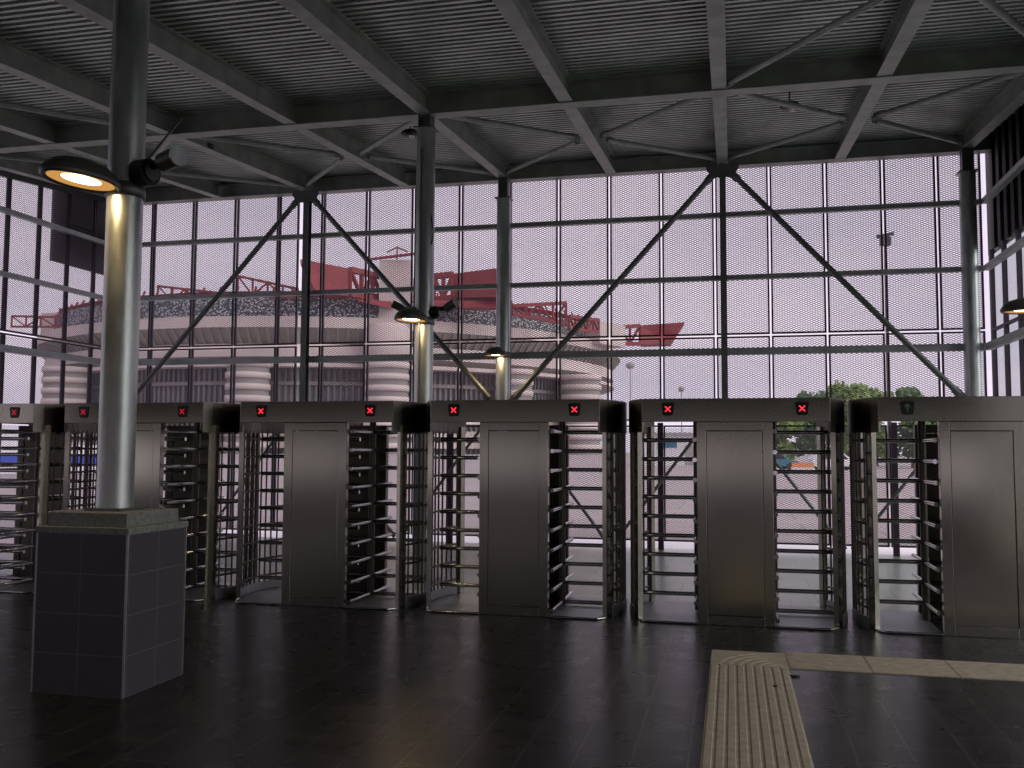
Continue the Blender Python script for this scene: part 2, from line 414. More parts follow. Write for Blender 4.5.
def mesh_panel(loc, rz, w, row, label, grp):
    nm, z0, z1 = row; key = (round(w, 3), nm)
    root = empty('mesh_panel', (loc[0], loc[1], z0), rz)
    if key not in cache:
        f = frame_mb(w, z1 - z0).build('frame', M['frame'], root); i = infill_mb(w, z1 - z0).build('expanded_mesh', M['mesh'], root)
        cache[key] = (f, i)
    else:
        for src in cache[key]:
            c = src.copy(); COL.objects.link(c); c.parent = root
    tag(root, label, 'mesh panel', grp)
adj = {'upper': 'tall upper', 'middle': 'short middle', 'lower': 'floor-level lower'}
for row in ROWS:
    for i in range(len(XS) - 1):
        xa, xb = XS[i], XS[i + 1]
        if abs(xa + 8.245) < .01:      # a narrow slot is left open beside the wall post
            for (p, q, sd) in ((xa, -7.835, 'left'), (-7.765, xb, 'right')):
                mesh_panel(((p + q) / 2, YM), 0, q - p - .016, row, adj[row[0]] + ' half mesh panel of back wall, ' + sd + ' of the bright slot', row[0] + ' row of back wall mesh panels')
            continue
        mesh_panel(((xa + xb) / 2, YM), 0, xb - xa - .030, row, adj[row[0]] + ' mesh panel of the back wall, ' + ORD[len(XS) - 2 - i] + ' from the right corner', row[0] + ' row of back wall mesh panels')
# left wall
YS = [16.05 - .73 * k for k in range(0, 18)]
for row in ROWS:
    for i in range(len(YS) - 1):
        mesh_panel((XL, (YS[i] + YS[i + 1]) / 2), PI / 2, .73 - .022, row, adj[row[0]] + ' mesh panel of the left side wall, ' + ORD[i] + ' from the back corner', row[0] + ' row of left wall mesh panels')
# dark screen hung outside the left wall
o = MB().span((XL - .17, 14.35, 5.0), (XL - .115, 16.3, 6.9)).build('dark_screen', M['clad'])
MB().span((XL - .115, 14.5, 5.75), (XL - .0226, 16.2, 5.81)).build('bracket', M['clad'], o)
tag(o, 'large black screen panel outside the left side wall, high up', 'screen')
# gate posts at low level
for x, lb in ((-1.16, 'low dark gate post at mesh wall seen left of the straight-ahead turnstile panel'), (2.50, 'low dark gate post at mesh wall seen through the green arrow turnstile'),
              (-4.82, 'low dark gate post at mesh wall behind the turnstile with the left crosses')):
    o = MB().span((x - .045, YM - .13, 0), (x + .045, YM - .05, 2.1)).build('gate_post', M['frame']); tag(o, lb, 'post', 'low gate posts')
# right glazing: mullions and panes
yy = 15.92; k = 0
mull = []
while yy > 1.6:
    mull.append(yy); yy -= .73
for i, y in enumerate(mull[:-1]):
    t = empty('glazing_panel', (XR, (mull[i] + mull[i + 1]) / 2, 0))
    hh = .365; m = MB(); wd = .055 if i else .1
    m.span((-.03, hh - wd, 0), (.03, hh, 4.8)); m.span((-.03, -hh, 0), (.03, -hh + .02, 4.8)); m.span((-.03, -hh + .02, 0), (.03, hh - wd, .06)); m.span((-.03, -hh + .02, 3.52), (.03, hh - wd, 3.56))
    m.build('frame', M['frame'], t)
    MB().span((.01, -hh + .02, .06), (.02, hh - wd, 4.8)).build('pane', M['glass'], t)
    tag(t, 'tall glazed panel of the right side wall, ' + (ORD[i] if i < 18 else 'last') + ' from the back corner', 'window panel', 'glazed panels of the right wall')

# ------------------------------------------------------------------ lamps
def lamp(x, y, z, label, ang=PI, r=.125, L=.62, arm=.1, power=18, tilt=0.0):
    """flat luminaire on a column at (x, y); ang = direction in which it reaches out"""
    root = empty('wall_lamp', (x, y, z), ang)
    cx = r + arm + L / 2
    h = MB().lathe([(0, .115), (.12, .11), (.21, .085), (.27, .045), (.305, 0), (.305, -.03), (.29, -.04), (.25, -.026)], (cx, 0, 0), 36, L / .61, .62).build('lamp_head', M['lampbody'], root)
    g = MB().lathe([(.255, -.028), (.20, -.024), (.15, -.018)], (cx, 0, 0), 36, L / .61, .62); g.build('lamp_glass', M['lampglass'], root)
    c = MB().lathe([(.0, -.016), (.15, -.018)], (cx, 0, 0), 30, L / .61, .62); c.build('lamp_bulb', M['lampcore'], root)
    a = MB(); a.bar((r - .01, 0, .03), (cx - L / 2 + .06, 0, .04), .07, .06); a.build('arm', M['lampbody'], root)
    bnd = MB().lathe([(r + .001, -.05), (r + .014, -.05), (r + .014, .05), (r + .001, .05)], (0, 0, 0), 36); bnd.build('clamp_band', M['galv_dark'], root)
    li = bpy.data.lights.new('lamp_light', 'AREA'); li.shape = 'ELLIPSE'; li.size = .36; li.size_y = .2; li.energy = power; li.color = (1, .68, .32)
    lo = bpy.data.objects.new('lamp_light', li); COL.objects.link(lo); lo.parent = root; lo.location = (cx, 0, -.035)
    tag(root, label, 'lamp', 'flat lamps on the columns'); return root
def spotlight(x, y, z, ang, label, r=.125, s=1.0, up=.35):
    root = empty('spotlight', (x, y, z), ang)
    MB().tube((r - .01, 0, 0), (r + .09 * s, 0, 0), .088 * s, 24).build('mount_box', M['black'], root, .012)
    MB().tube((r + .09 * s, 0, 0), (r + .11 * s, 0, 0), .06 * s, 20).build('mount_cover', M['lampbody'], root)
    MB().tube((r + .05 * s, 0, .03), (r + .2 * s, 0, .06 * s), .03 * s, 10).build('arm', M['black'], root)
    d = Vector((math.cos(up), -.25, math.sin(up))).normalized(); a = Vector((r + .20 * s, 0, .05 * s))
    MB().tube(a, a + d * .17 * s, .062 * s, 20).build('spot_head', M['lampbody'], root)
    MB().tube(a + d * .165 * s, a + d * .178 * s, .064 * s, 20).build('lens_ring', M['galv'], root)
    tag(root, label, 'spotlight', 'small black spotlights on columns'); return root
lamp(-4.27, 5.885, 3.50, 'lit flat lamp on the thick near column', PI + 1.43, .125, .62, -.03, 9)
lamp(-3.81, YG, 3.27, 'lit flat lamp on the column with two spotlights', PI + 1.42, .12, .54, -.04, 6)
lamp(-3.80, YC, 3.255, 'lit flat lamp on the slender column by the mesh wall', PI + 1.35, .122, .42, -.05, 6)
lamp(3.61, YG, 3.225, 'lit flat lamp cut off by the right edge of the photo', PI * 1.02, .12, .55, .02, 6)
spotlight(-4.27, 5.885, 3.62, -.2, 'black spotlight on the right side of the thick near column', .14, 1.1, .06)
spotlight(-3.81, YG, 3.38, -.1, 'black spotlight on the right side of the column behind the turnstiles', .12, .95, .4)
spotlight(-3.81, YG, 3.38, PI + .5, 'black spotlight on the left side above the lamp behind the turnstiles', .12, .8, .5)
o = MB().tube((-4.12, 5.9, 3.72), (-3.84, 5.9, 4.02), .008, 8).build('whip_antenna', M['galv_dark']); tag(o, 'thin rod slanting up beside the spotlight on the near column', 'rod')

# ------------------------------------------------------------------ pedestal
px, py = -4.275, 5.90; hw, hd = .345, .337
ped = empty('column_pedestal', (px, py, 0))
def side(axis, sgn, mat, name):
    m = MB()
    if axis == 'y': m.span((-hw, sgn * hd - .01, 0), (hw, sgn * hd + .01, 1.066))
    else: m.span((sgn * hw - .01, -hd + .01, 0), (sgn * hw + .01, hd - .01, 1.066))
    return m.build(name, mat, ped)
mt = M['tile_ped']
def tilemat(name, swap):
    m = grid_tiles(name, (.078, .069, .082), (.084, .074, .088), (.16, .15, .16), .342 if not swap else .322, .2665, .0035, .38)
    N, L = m.node_tree.nodes, m.node_tree.links
    tc = next(n for n in N if n.type == 'TEX_COORD'); br = next(n for n in N if n.type == 'TEX_BRICK')
    sp = N.new('ShaderNodeSeparateXYZ'); cb = N.new('ShaderNodeCombineXYZ')
    L.new(tc.outputs['Object'], sp.inputs[0]); L.new(sp.outputs['Y' if swap else 'X'], cb.inputs['X']); L.new(sp.outputs['Z'], cb.inputs['Y'])
    L.new(cb.outputs[0], br.inputs['Vector']); return m
TX, TY = tilemat('pedestal_front_tiles', False), tilemat('pedestal_side_tiles', True)
side('y', -1, TX, 'front_cladding'); side('y', 1, TX, 'back_cladding'); side('x', -1, TY, 'side_cladding'); side('x', 1, TY, 'side_cladding')
for sx in (-1, 1):
    for sy in (-1, 1):
        o = MB().box((sx * (hw + .004), sy * (hd + .004), .533), (.014, .014, 1.066)).build('corner_trim', M['trim'], ped)
MB().span((-hw - .018, -hd - .018, 1.066), (hw + .018, hd + .018, 1.11)).build('lower_cap', M['stone'], ped, .004)
MB().span((-hw + .035, -hd + .035, 1.11), (hw - .035, hd - .035, 1.205)).build('upper_cap', M['stone'], ped, .004)
tag(ped, 'dark tiled square pedestal with a two-step stone cap under the near column', 'pedestal')

# ------------------------------------------------------------------ tactile paving
tp = empty('tactile_paving', (.11, 7.5, 0)); hw2 = .29
def ribs_along(y0, y1):
    prof = [(-hw2, 0), (-hw2, .006)]; n = 9; step = 2 * hw2 / n
    for k in range(n):
        x = -hw2 + step * k; g = .2 * step
        prof += [(x + g * .6, .006), (x + g, .0115), (x + step - g, .0115), (x + step - g * .6, .006)]
    prof += [(hw2, .006), (hw2, 0)]; m = MB(); m.prism_y(prof[::-1], y0, y1); return m
ribs_along(-11.5, 0.0).build('ribbed_strip', M['tactile'], tp)
cp = MB(); cp.span((-hw2, 0.002, 0), (hw2, .55, .006))
for k in range(7):
    rad = .07 + .075 * k; pts = []
    for q in range(11):
        t = PI * q / 20; pts.append((hw2 - rad * math.cos(t) * 1.0, .002 + min(.54, rad * math.sin(t)), .007))
    for a, c in zip(pts[:-1], pts[1:]): cp.bar(a, c, .03, .008)
cp.build('corner_slab', M['tactile'], tp)
cs = MB()
for k in range(6):
    x0 = hw2 + .006 + .6 * k; wq = .594 if k < 5 else .42; cs.span((x0, .03, 0), (x0 + wq, .60, .007))
    for q in range(8): cs.span((x0 + .01, .05 + q * .068, .007), (x0 + wq - .01, .09 + q * .068, .010))
cs.build('cross_strip', M['tactile'], tp)
tag(tp, 'beige ribbed tactile guide path turning right on the dark floor', 'tactile path')
o = MB().prism([(-.035, -.012), (.01, -.018), (.04, .0), (.02, .014), (-.02, .012)], 0, .012).build('litter_scrap', M['litter']); o.location = (.425, 7.27, .0); tag(o, 'black scrap of litter at the right edge of the beige path', 'litter')
o = MB().prism([(-.014, -.012), (.014, -.01), (.016, .012), (-.01, .014)], 0, .006).build('litter_scrap', M['litter']); o.location = (.275, 6.9, .0115); tag(o, 'tiny dark speck of litter on the ribbed beige path', 'litter')

# ------------------------------------------------------------------ turnstiles
FH, BW, DP = .873, 1.062, 1.28
def arc(n=12, off=0.0):   # right side bulge in plan, from front to back
    s_ = BW - FH; R = ((DP / 2) ** 2 + s_ ** 2) / (2 * s_); cx = BW - R; a = math.asin(DP / 2 / R)
    return [(cx + (R - off) * math.cos(-a + 2 * a * k / n), DP / 2 + (R - off) * math.sin(-a + 2 * a * k / n)) for k in range(n + 1)]
def arc_wall(pts_out, pts_in, z0, z1):
    m = MB(); n = len(pts_out); vs = []
    for (x, y), (u, v) in zip(pts_out, pts_in): vs += [(x, y, z0), (x, y, z1), (u, v, z0), (u, v, z1)]
    fs = []
    for k in range(n - 1):
        a, c = 4 * k, 4 * k + 4
        fs += [(a, c, c + 1, a + 1), (a + 2, a + 3, c + 3, c + 2), (a + 1, c + 1, c + 3, a + 3), (a, a + 2, c + 2, c)]
    fs += [(0, 1, 3, 2), (4 * n - 4, 4 * n - 2, 4 * n - 1, 4 * n - 3)]
    m.add(vs, fs); return m
mir = lambda pts: [(-x, y) for x, y in pts]
def shape_mark(kind):
    m = MB()
    if kind == 'x':
        for s in (-1, 1): m.bar((-.026, 0, -.026 * s), (.026, 0, .026 * s), .006, .013, (0, 1, 0)) if False else m.bar((-.026, 0, -.026 * s), (.026, 0, .026 * s), .0105, .004, (0, -1, 0))
    else:
        m.bar((0, 0, -.034), (0, 0, .03), .007, .004, (0, -1, 0))
        for s in (-1, 1): m.bar((0, 0, .034), (s * .026, 0, .006), .007, .004, (0, -1, 0))
    return m
def plate_outline(w, h, taper, r=.018):
    pts = []
    for cx, cz, a0 in ((w / 2 - taper - r, -h / 2 + r, -PI / 2), (w / 2 - r, h / 2 - r, 0), (-w / 2 + r, h / 2 - r, PI / 2), (-w / 2 + taper + r, -h / 2 + r, PI)):
        for k in range(5): a = a0 + PI / 2 * k / 4; pts.append((cx + r * math.cos(a), cz + r * math.sin(a)))
    return pts
def make_turnstile():
    root = empty('turnstile', (0, 0, 0))
    # header
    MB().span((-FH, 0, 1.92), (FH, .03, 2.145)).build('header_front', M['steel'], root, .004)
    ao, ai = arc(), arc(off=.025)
    arc_wall(ao, ai, 1.82, 2.145).build('header_side', M['steel_shade'], root); arc_wall(mir(ao), mir(ai), 1.82, 2.145).build('header_side', M['steel_shade'], root)
    MB().prism([(-FH + .01, .032)] + [(FH - .01, .032)] + [(x, y) for x, y in arc(off=.027)[1:-1]] + [(FH - .01, DP - .01), (-FH + .01, DP - .01)] + [(-x, y) for x, y in arc(off=.027)[1:-1]][::-1], 2.10, 2.135).build('header_top', M['steel_shade'], root)
    # centre cabinet: front and rear steel panels
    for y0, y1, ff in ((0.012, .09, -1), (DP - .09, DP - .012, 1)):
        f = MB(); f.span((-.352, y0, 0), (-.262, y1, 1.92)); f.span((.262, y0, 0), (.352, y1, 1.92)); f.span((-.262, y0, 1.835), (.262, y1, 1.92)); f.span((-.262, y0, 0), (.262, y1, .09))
        f.build('cabinet_frame', M['steel' if ff < 0 else 'steel_shade'], root, .004)
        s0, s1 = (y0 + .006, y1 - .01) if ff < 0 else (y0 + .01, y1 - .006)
        MB().span((-.258, s0, .094), (.258, s1, 1.831)).build('cabinet_door', M['steel' if ff < 0 else 'steel_shade'], root, .003)
    # rotors
    for sx, ztop, step, n in ((1, 1.83, .1975, 10), (-1, 1.75, .196, 9)):
        hub = MB().tube((sx * .375, .70, .025), (sx * .375, .70, 2.1), .036, 20).build('rotor', M['steel_shade'], root)
        proto = None
        for wi in range(4):
            for k in range(n):
                a = wi * PI / 2
                if proto is None:
                    proto = MB().tube((.03, 0, 0), (.60, 0, 0), .022, 14).build('rung', M['rung'], hub); o = proto
                else:
                    o = proto.copy(); COL.objects.link(o); o.parent = hub
                o.location = (sx * .375, .70, ztop - step * k); o.rotation_euler = (0, 0, a)
    # cages
    for s in (1, -1):
        P_ = lambda pts: pts if s > 0 else mir(pts)
        fine = arc(40, .022)
        for nm, i0, i1, of in (('front_post', 3, 6, .0), ('rear_post', 37, 39, .0)):
            seg_o = arc(40, of)[i0:i1 + 1]; seg_i = arc(40, of + .048)[i0:i1 + 1]
            arc_wall(P_(seg_o), P_(seg_i), 0.0, 1.9).build(nm, M['steel'], root)
        pr = None
        for k in [5 + q * 31 / 11 for q in range(12)]:
            k0 = int(k); x, y = P_([tuple(Vector(fine[k0]).lerp(Vector(fine[k0 + 1]), k - k0))])[0]
            if pr is None: pr = MB().tube((0, 0, .1), (0, 0, 1.85), .010, 10).build('cage_rod', M['steel_shade'], root); o = pr
            else: o = pr.copy(); COL.objects.link(o); o.parent = root
            o.location = (x, y, 0)
        pr = None
        zt, st, n = (1.83, .1975, 10) if s > 0 else (1.75, .196, 9)
        for k in range(n):
            if pr is None: pr = MB().path([(x, y, 0) for x, y in P_(arc(40, .040))[5:36:5]], .013, 8).build('cage_hoop', M['steel_shade'], root); o = pr
            else: o = pr.copy(); COL.objects.link(o); o.parent = root
            o.location = (0, 0, zt - st * k)
        arc_wall(P_(arc(40, .006)[4:37]), P_(arc(40, .03)[4:37]), 0, .11).build('kick_plate', M['plate'], root)
        # threshold plate with chamfered front corner
        ol = [(.355, .0), (.84, .0), (.90, .06)] + [(x, y) for x, y in arc(12, .06)[2:11]] + [(.88, 1.26), (.355, 1.26)]
        if s < 0: ol = [(-x, y) for x, y in ol][::-1]
        MB().prism(ol, 0, .016).build('threshold_plate', M['plate'], root)
        e = MB(); e.path([(s * .355, -.004, .012), (s * .84, -.004, .012), (s * .905, .056, .012)], .012, 10)
        e.build('threshold_edge', M['rung'], root)
    # indicators
    for sx in (-1, 1):
        ind = MB().prism_y(plate_outline(.128, .125, .012), -.012, .002).build('indicator', M['black'], root, .003); ind.location = (sx * .622, 0, 2.043)
        mk = shape_mark('x').build('cross_mark', M['redx'], ind); mk.location = (0, -.015, 0)
        mk['label'] = 'lit red cross'
    return root
TY0 = 9.18
CENT = [-8.63, -6.475, -4.285, -2.134, .024, 2.19]
TLAB = ['steel full-height turnstile cut off by the left edge of the photo', 'steel full-height turnstile directly behind the tiled pedestal',
        'steel full-height turnstile just right of the tiled pedestal, two red crosses', 'steel full-height turnstile in the middle, below the slender lamp column',
        'steel full-height turnstile straight behind the beige tactile path', 'rightmost steel full-height turnstile, with a dim arrow display']
proto = make_turnstile()
TS = []
for i in (3, 0, 1, 2, 4, 5):
    o = proto if i == 3 else copy_tree(proto)
    TS.append((i, o)); o.location = (CENT[i], TY0, 0)
    tag(o, TLAB[i], 'turnstile', 'full-height turnstiles in a row')
for i, o in TS:
    if i in (0, 5):
        for ind in [c for c in kids(o) if c.name.startswith('indicator')]:
            for mk in kids(ind):
                if i == 5:
                    old = mk.name; bpy.data.objects.remove(mk)
                    a = shape_mark('arrow').build('arrow_mark', M['green_dim'], ind); a.location = (0, -.015, 0); a['label'] = 'dim green up arrow'
                else:
                    mk.data = mk.data.copy(); mk.data.materials[0] = M['redx_dim']; mk['label'] = 'dim red cross'
    if i == 1:
        for ind in [c for c in kids(o) if c.name.startswith('indicator')]:
            for mk in kids(ind): mk.data = mk.data.copy(); mk.data.materials[0] = M['redx_dim']; mk['label'] = 'dim red cross'

# ------------------------------------------------------------------ outside: plaza
structure(MB().span((XL - 1, 16.1, -.2), (XR + 1, 17.3, .0)).build('trim_3', M['white']))
structure(MB().span((-420, 16.1, -.3), (320, 520, -.03)).build('plaza_pavement', M['pave']))

# stadium --------------------------------------------------------------------
SX, SY = -152.9, 353.3
st = empty('stadium', (SX, SY, 0))
NS = 120
def ring(name, prof, mat): return MB().lathe(prof, (0, 0, 0), NS, smooth=False).build(name, mat, st)
ring('lattice_facade', [(108.5, 39.5), (108.5, 45.6), (106, 45.8), (100, 43)], M['facade'])
ring('upper_concrete_band', [(107, 39.5), (111.5, 39.5), (111.5, 36.3), (107.5, 36.0)], M['concrete'])
m = MB(); m.lathe([(111, 36.3), (106.5, 31.6)], (0, 0, 0), NS, smooth=False)
for k in range(NS * 2):
    t = 2 * PI * k / (NS * 2); c, s_ = math.cos(t), math.sin(t)
    m.bar((111.2 * c, 111.2 * s_, 36.2), (107.2 * c, 107.2 * s_, 31.6), .8, .5, (c, s_, 0))
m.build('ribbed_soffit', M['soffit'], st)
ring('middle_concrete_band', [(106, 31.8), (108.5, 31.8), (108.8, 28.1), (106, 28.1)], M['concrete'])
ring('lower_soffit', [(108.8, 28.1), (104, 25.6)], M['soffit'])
ring('ledge', [(104, 26.3), (109.2, 26.3), (109.2, 25.2), (103, 25.2)], M['concrete'])
m = MB(); m.lathe([(101.5, 25.4), (101.5, 0)], (0, 0, 0), NS, smooth=False)
for k in range(NS * 3):
    t = 2 * PI * k / (NS * 3); c, s_ = math.cos(t), math.sin(t); m.bar((102.2 * c, 102.2 * s_, 0), (102.2 * c, 102.2 * s_, 25.3), .6, .9, (c, s_, 0))
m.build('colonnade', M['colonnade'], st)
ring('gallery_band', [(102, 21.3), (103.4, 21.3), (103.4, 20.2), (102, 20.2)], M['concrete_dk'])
m = MB()
for z in (14, 10, 6, 2.5): m.lathe([(102, z + 1.0), (104.5, z + 1.0), (104.5, z - .8), (102, z - .8)], (0, 0, 0), NS, smooth=False)
m.build('lower_gallery_bands', M['concrete'], st)
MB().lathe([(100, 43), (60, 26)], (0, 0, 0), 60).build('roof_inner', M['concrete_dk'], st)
def tower(wx, wy, rad, ztop, label=None):
    x, y = wx - SX, wy - SY
    c = MB().tube((x, y, 0), (x, y, ztop), rad * .93, 36).build('tower', M['concrete_dk'], st)
    r = MB(); z = 1.5
    while z < ztop - .5:
        r.lathe([(rad * .9, z + 1.7), (rad, z + 1.7), (rad, z), (rad * .9, z)], (x, y, 0), 36); z += 3.3
    r.build('spiral_ramp', M['concrete'], c)
tower(-201.7, 252.4, 7.2, 26); tower(-134.3, 242.9, 6.3, 26); tower(-97.0, 255.4, 6.6, 27); MB().lathe([(6.0, 27), (6.6, 28), (6.6, 36), (5.2, 37.5)], (-97.0 - SX, 255.4 - SY, 0), 36).build('tower_collar', M['concrete'], st); tower(-66, 285, 6.0, 26)
tower(-49.3, 310.7, 7.2, 26)
def shaft(x0, y0, x1, y1, z0, z1, d=7):
    MB().bar(((x0) - SX, y0 - SY + d / 2, (z0 + z1) / 2), (x1 - SX, y1 - SY + d / 2, (z0 + z1) / 2), d, z1 - z0).build('tower_head', M['concrete'], st)
shaft(-101.4, 257.5, -92.4, 259.5, 34, 57.2); shaft(-46.8, 317, -39.6, 331, 38, 45.8); shaft(-225, 268, -217.5, 268, 38, 46.4); shaft(-215.7, 269.3, -209, 268.2, 38, 46.0)
def prism_pts(name, pts, thick, dirn, mat=M['red']):   # quadrilateral in 3D given thickness along dirn
    d = Vector(dirn).normalized() * thick; o = Vector((SX, SY, 0)); A = [Vector(q) - o for q in pts]; n = len(A)
    m = MB(); m.add(A + [q + d for q in A], [tuple(range(n)), tuple(range(n, 2 * n))[::-1]] + [((k + 1) % n, k, n + k, n + (k + 1) % n) for k in range(n)])
    return m.build(name, mat, st)
def truss(name, a, c, h, n, r=.55):
    o = Vector((SX, SY, 0)); a, c = Vector(a) - o, Vector(c) - o; m = MB(); z = Vector((0, 0, h)) if not isinstance(h, tuple) else None
    ha, hc = h if isinstance(h, tuple) else (h, h)
    m.bar(a, c, 2 * r, 2 * r); bl, bc = a - Vector((0, 0, ha)), c - Vector((0, 0, hc)); m.bar(bl, bc, 2 * r, 2 * r)
    for k in range(n + 1):
        t = k / n; p0 = a.lerp(c, t); p1 = bl.lerp(bc, t); m.bar(p0, p1, 1.3 * r, 1.3 * r, (1, 0, 0))
        if k < n: m.bar(p1 if k % 2 else p0, a.lerp(c, (k + 1) / n) if k % 2 else bl.lerp(bc, (k + 1) / n), 1.2 * r, 1.2 * r, (1, 0, 0))
    return m.build(name, M['red'], st)
# big red box girders with pointed ends
prism_pts('roof_girder', [(-115.2, 235.3, 53.6), (-111.2, 237.2, 44.6), (-106.9, 250.5, 45.4), (-106.9, 250.5, 53.5)], 9, (-.42, .9, 0))
truss('girder_lattice', (-106.9, 250.5, 53.2), (-97.5, 271, 52.8), 7, 5, .8)
prism_pts('roof_girder', [(-80.5, 265.7, 53.8), (-80.5, 265.7, 46.5), (-66.2, 262.8, 45.9), (-65.8, 262.8, 54.4)], 8, (.25, 1, 0))
truss('girder_lattice', (-93, 268, 53.2), (-80.5, 265.7, 53.6), 7, 4, .8)
prism_pts('roof_girder', [(-34, 360.4, 49.4), (-34, 360.4, 42.0), (-22.9, 369.3, 43.0), (-17.5, 369.6, 51.4)], 9, (-.06, 1, 0))
truss('girder_lattice', (-48.2, 351.7, 47.6), (-34, 360.4, 49.2), (6, 7), 4, .7)
# light red trusses and roof edge
truss('roof_truss', (-168, 248.5, 50.2), (-143.3, 246.3, 46.6), (4, 3), 5, .33); truss('roof_truss', (-141, 247.7, 52.1), (-121.3, 246.8, 47.4), (5.5, 2.5), 4, .36)
truss('roof_truss', (-231.6, 262.4, 44.8), (-198.9, 263.3, 43.4), (3.5, 3), 6, .33)
truss('roof_truss', (-65, 277.5, 45.4), (-49.7, 285.7, 47.1), (2.5, 6.5), 4, .5)
truss('roof_truss', (-49.7, 291, 43.6), (-44, 318, 46), (4, 4), 5, .5)
truss('roof_truss', (-217.6, 267.7, 47.5), (-205, 262, 45.6), (1.5, 2), 3, .33)
m = MB().lathe([(104, 45.4), (106.2, 47.6), (105.2, 47.6), (103, 45.4)], (0, 0, 0), NS, smooth=False)
for k in range(NS):
    t = 2 * PI * k / NS; c, s_ = math.cos(t), math.sin(t); m.bar((106 * c, 106 * s_, 45.0), (104 * c, 104 * s_, 49.3), .5, .5, (1, 0, 0))
m.build('roof_edge', M['red'], st)
prism_pts('roof_sheet', [(-106, 252, 45.0), (-103, 250.5, 43.6), (-97.2, 255.8, 42.6), (-97.2, 258, 44.8)], 5, (.3, 1, 0))
prism_pts('roof_sheet', [(-89, 258, 44.8), (-89, 258, 42.9), (-66, 266, 43.2), (-66, 268, 45.6)], 6, (.2, 1, 0))
m = MB(); o_ = Vector((-96 - SX, 259.8 - SY, 57.2)); m.tube(o_, o_ + Vector((0, 0, 4.4)), .22, 8); m.bar(o_ + Vector((-4.2, 0, 2.4)), o_ + Vector((4.2, 0, 3.0)), .3, .3) if False else None
for s in (-1, 1): m.bar(o_ + Vector((0, 0, 4.0)), o_ + Vector((s * 3.2, 0, 2.6)), .3, .3)
m.bar(o_ + Vector((-9.5, -2, .2)), o_ + Vector((6.5, -2, 1.4)), .7, .7)
m.build('roof_mast', M['red'], st)
tag(st, 'huge concrete stadium with red roof girders beyond the mesh wall', 'stadium')

# trees ------------------------------------------------------------------------
def tree(x, y, h, wd, mat, label, seed):
    rnd = random.Random(seed); root = empty('tree', (x, y, -.03))
    t = MB().tube((0, 0, 0), (0, 0, h * .5), .22, 10, .12)
    for k in range(5):
        a = rnd.uniform(0, 2 * PI); t.tube((0, 0, h * (.25 + .05 * k)), (math.cos(a) * wd * .25, math.sin(a) * wd * .25, h * (.5 + .06 * k)), .09, 6, .03)
    t.build('trunk', M['bark'], root)
    f = MB(); blobs = [(rnd.gauss(0, wd * .2), rnd.gauss(0, wd * .2), h * rnd.uniform(.2, .78), rnd.uniform(.16, .28) * wd) for _ in range(16)] + [(rnd.uniform(-.25, .25) * wd, rnd.uniform(-.2, .2) * wd, h * rnd.uniform(.74, .86), wd * .17) for _ in range(7)]
    for bx, by, bz, br in blobs:
        for _ in range(150):
            d = Vector((rnd.gauss(0, 1), rnd.gauss(0, 1), rnd.gauss(0, 1))).normalized() * br * rnd.uniform(.6, 1.05)
            c = Vector((bx, by, min(h * .99, max(.4, bz + d.z)))) + Vector((d.x, d.y, 0)); u = Vector((rnd.gauss(0, 1), rnd.gauss(0, 1), rnd.gauss(0, 1))).normalized(); v = u.orthogonal().normalized(); s = rnd.uniform(.14, .30)
            f.add([c - u * s - v * s * .5, c + u * s - v * s * .5, c + u * s * .6 + v * s * .6, c - u * s * .6 + v * s * .6], [(0, 1, 2, 3)])
    f.build('foliage', mat, root); tag(root, label, 'tree', 'trees beyond the plaza')
for i, (x, y, h, wd, mt_, lb) in enumerate([(4.6, 100, 6.6, 4.4, 'leaf', 'low green tree behind the straight-ahead turnstile, leftmost of the trees'), (8.8, 109, 8.7, 5.2, 'leaf2', 'dark green tree between the two rightmost turnstiles, second from left'),
        (11.2, 97, 8.9, 5.6, 'leaf', 'tallest light green tree showing above the rightmost turnstile'), (15.2, 108, 9.3, 5.2, 'leaf', 'green tree just right of the tallest tree'),
        (17.0, 97, 8.4, 3.9, 'leaf2', 'dark green tree behind the arrow display'), (21.5, 106, 7.6, 4.6, 'leaf', 'green tree at the right end of the tree row')]):
    tree(x, y, h, wd, M[mt_], lb, 11 + i)
o = None
# lamp posts -------------------------------------------------------------------
for x, y, z, r, lb in ((-9.35, 89.5, 9.7, .42, 'tall street lamp with round head right of the stadium'), (-5.6, 110, 8.7, .36, 'small distant street lamp with round head, half hidden by a turnstile')):
    root = empty('street_lamp', (x, y, -.03)); MB().tube((0, 0, 0), (0, 0, z), .07, 10, .05).build('pole', M['pole'], root)
    MB().lathe([(0, .35), (.25, .3), (r, .1), (r, -.1), (.25, -.28), (0, -.32)], (0, 0, z), 20).build('lamp_globe', M['grey'], root); tag(root, lb, 'street lamp', 'round-headed street lamps')
root = empty('floodlight_mast', (9.12, 59.3, -.03)); MB().tube((0, 0, 0), (0, 0, 14.6), .13, 12, .09).build('pole', M['poledk'], root)
m = MB(); m.bar((-.48, 0, 14.55), (.48, 0, 14.7), .22, .16); m.span((-.3, -.2, 14.0), (.3, .2, 14.5)); m.build('floodlight_head', M['poledk'], root); tag(root, 'dark floodlight mast outside the right part of the mesh wall', 'mast')

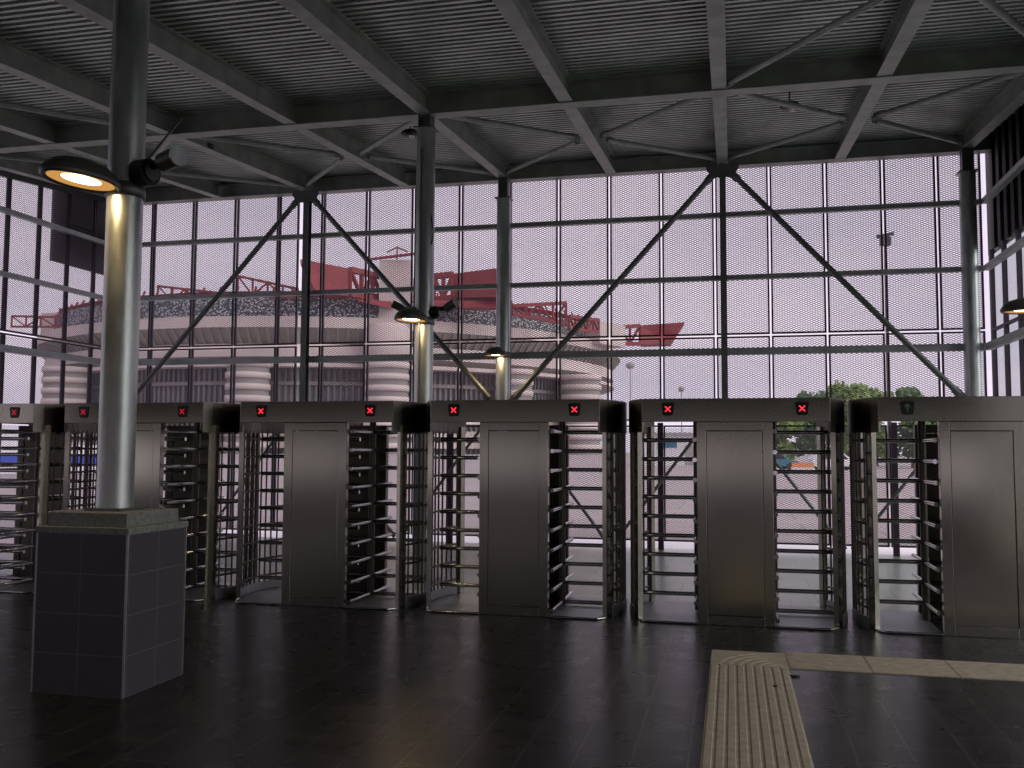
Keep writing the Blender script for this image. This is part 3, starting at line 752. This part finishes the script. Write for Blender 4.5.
# low things seen through the turnstiles ----------------------------------------
def barrier(x, y, w, label):
    root = empty('road_barrier', (x, y, -.03)); m = MB(); m.prism_y([(-w / 2, 0), (w / 2, 0), (w / 2 - .1, .34), (-w / 2 + .1, .34)], -.25, .25); m.build('base', M['white'], root)
    MB().span((-w / 2 + .12, -.14, .34), (w / 2 - .12, .14, .72)).build('upper_block', M['orange'], root); tag(root, label, 'barrier')
barrier(5.4, 77, 1.9, 'orange and white road barrier seen through the straight-ahead turnstile')
def car(x, y, rz, mat, label):
    root = empty('car', (x, y, -.03), rz); b_ = MB()
    b_.prism_y([(-2.1, .3), (2.1, .3), (2.15, .75), (1.3, .9), (.7, 1.42), (-1.5, 1.45), (-2.05, .95)][::1], -.85, .85); b_.build('body', mat, root, .05)
    g = MB()
    for s in (-1, 1): g.prism_y([(-1.35, .95), (1.0, .95), (.6, 1.34), (-1.3, 1.36)], s * .86 - .005, s * .86 + .005)
    g.build('side_windows', M['black'], root)
    for sx in (-1.3, 1.35):
        for s in (-1, 1): MB().tube((sx, s * .72, .32), (sx, s * .88, .32), .32, 18).build('wheel', M['tyre'], root)
    tag(root, label, 'car', 'cars beyond the plaza')
car(3.3, 84, .3, M['teal'], 'teal car seen low through the straight-ahead turnstile')
car(8.6, 86, .2, M['white'], 'white car behind the orange barrier, seen through turnstile rungs')
hd_ = empty('hoarding', (-40.5, 47.5, -.03), .62)
m = MB(); m.span((-5, -.05, .55), (5, .05, 1.25)); m.build('blue_panel', M['blue'], hd_); m = MB(); m.span((-5, -.04, 1.25), (5, .04, 1.8)); m.span((-5, -.04, .1), (5, .04, .55)); m.build('white_panel', M['white'], hd_)
m = MB()
for k in range(6): m.span((-5 + 2 * k - .05, .04, 0), (-5 + 2 * k + .05, .12, 1.85))
m.build('support_posts', M['pole'], hd_)
tag(hd_, 'blue and white hoarding glimpsed through the leftmost turnstile', 'hoarding')
kb = empty('kiosk', (-6.0, 100, -.03)); MB().span((-3.4, 0, 0), (3.4, 4, 3.2)).build('walls', M['white'], kb); MB().span((-3.6, -.3, 3.2), (3.6, 4.2, 3.5)).build('roof', M['grey'], kb)
MB().span((-1.6, -.06, 1.9), (.4, 0, 2.9)).build('sign_board', M['teal'], kb); MB().span((1.2, -.03, .1), (2.2, 0, 2.2)).build('door', M['grey'], kb)
tag(kb, 'low white kiosk with a teal board seen through the straight-ahead turnstile', 'kiosk')
# ------------------------------------------------------------------ light
wd = bpy.data.worlds.new('overcast_sky'); sc.world = wd; wd.use_nodes = True
N, L = wd.node_tree.nodes, wd.node_tree.links; bg = N['Background']
tc = N.new('ShaderNodeTexCoord'); nz = N.new('ShaderNodeTexNoise'); nz.inputs['Scale'].default_value = 3.2; nz.inputs['Detail'].default_value = 6
mp = N.new('ShaderNodeMapping'); mp.inputs['Scale'].default_value = (1, 1, 3.5)
L.new(tc.outputs['Generated'], mp.inputs['Vector']); L.new(mp.outputs['Vector'], nz.inputs['Vector'])
cr = N.new('ShaderNodeValToRGB'); e = cr.color_ramp.elements
e[0].position = .36; e[0].color = (.83, .75, .92, 1); e[1].position = .62; e[1].color = (1.0, .87, 1.02, 1)
L.new(nz.outputs['Fac'], cr.inputs['Fac']); L.new(cr.outputs['Color'], bg.inputs['Color']); bg.inputs['Strength'].default_value = 1.0

sun = bpy.data.lights.new('hazy_sun', 'SUN'); sun.energy = 2.8; sun.angle = math.radians(60); sun.color = (1, .96, .92)
so = bpy.data.objects.new('hazy_sun', sun); COL.objects.link(so); so.rotation_euler = Vector((-.85, .22, -.55)).to_track_quat('-Z', 'Y').to_euler()
sc.view_settings.view_transform = 'Standard'; sc.view_settings.look = 'None'; sc.view_settings.gamma = 1; sc.view_settings.exposure = 0
sc.view_settings.use_curve_mapping = False
sc.cycles.max_bounces = 8; sc.cycles.transparent_max_bounces = 16
sc.cycles.use_denoising = True
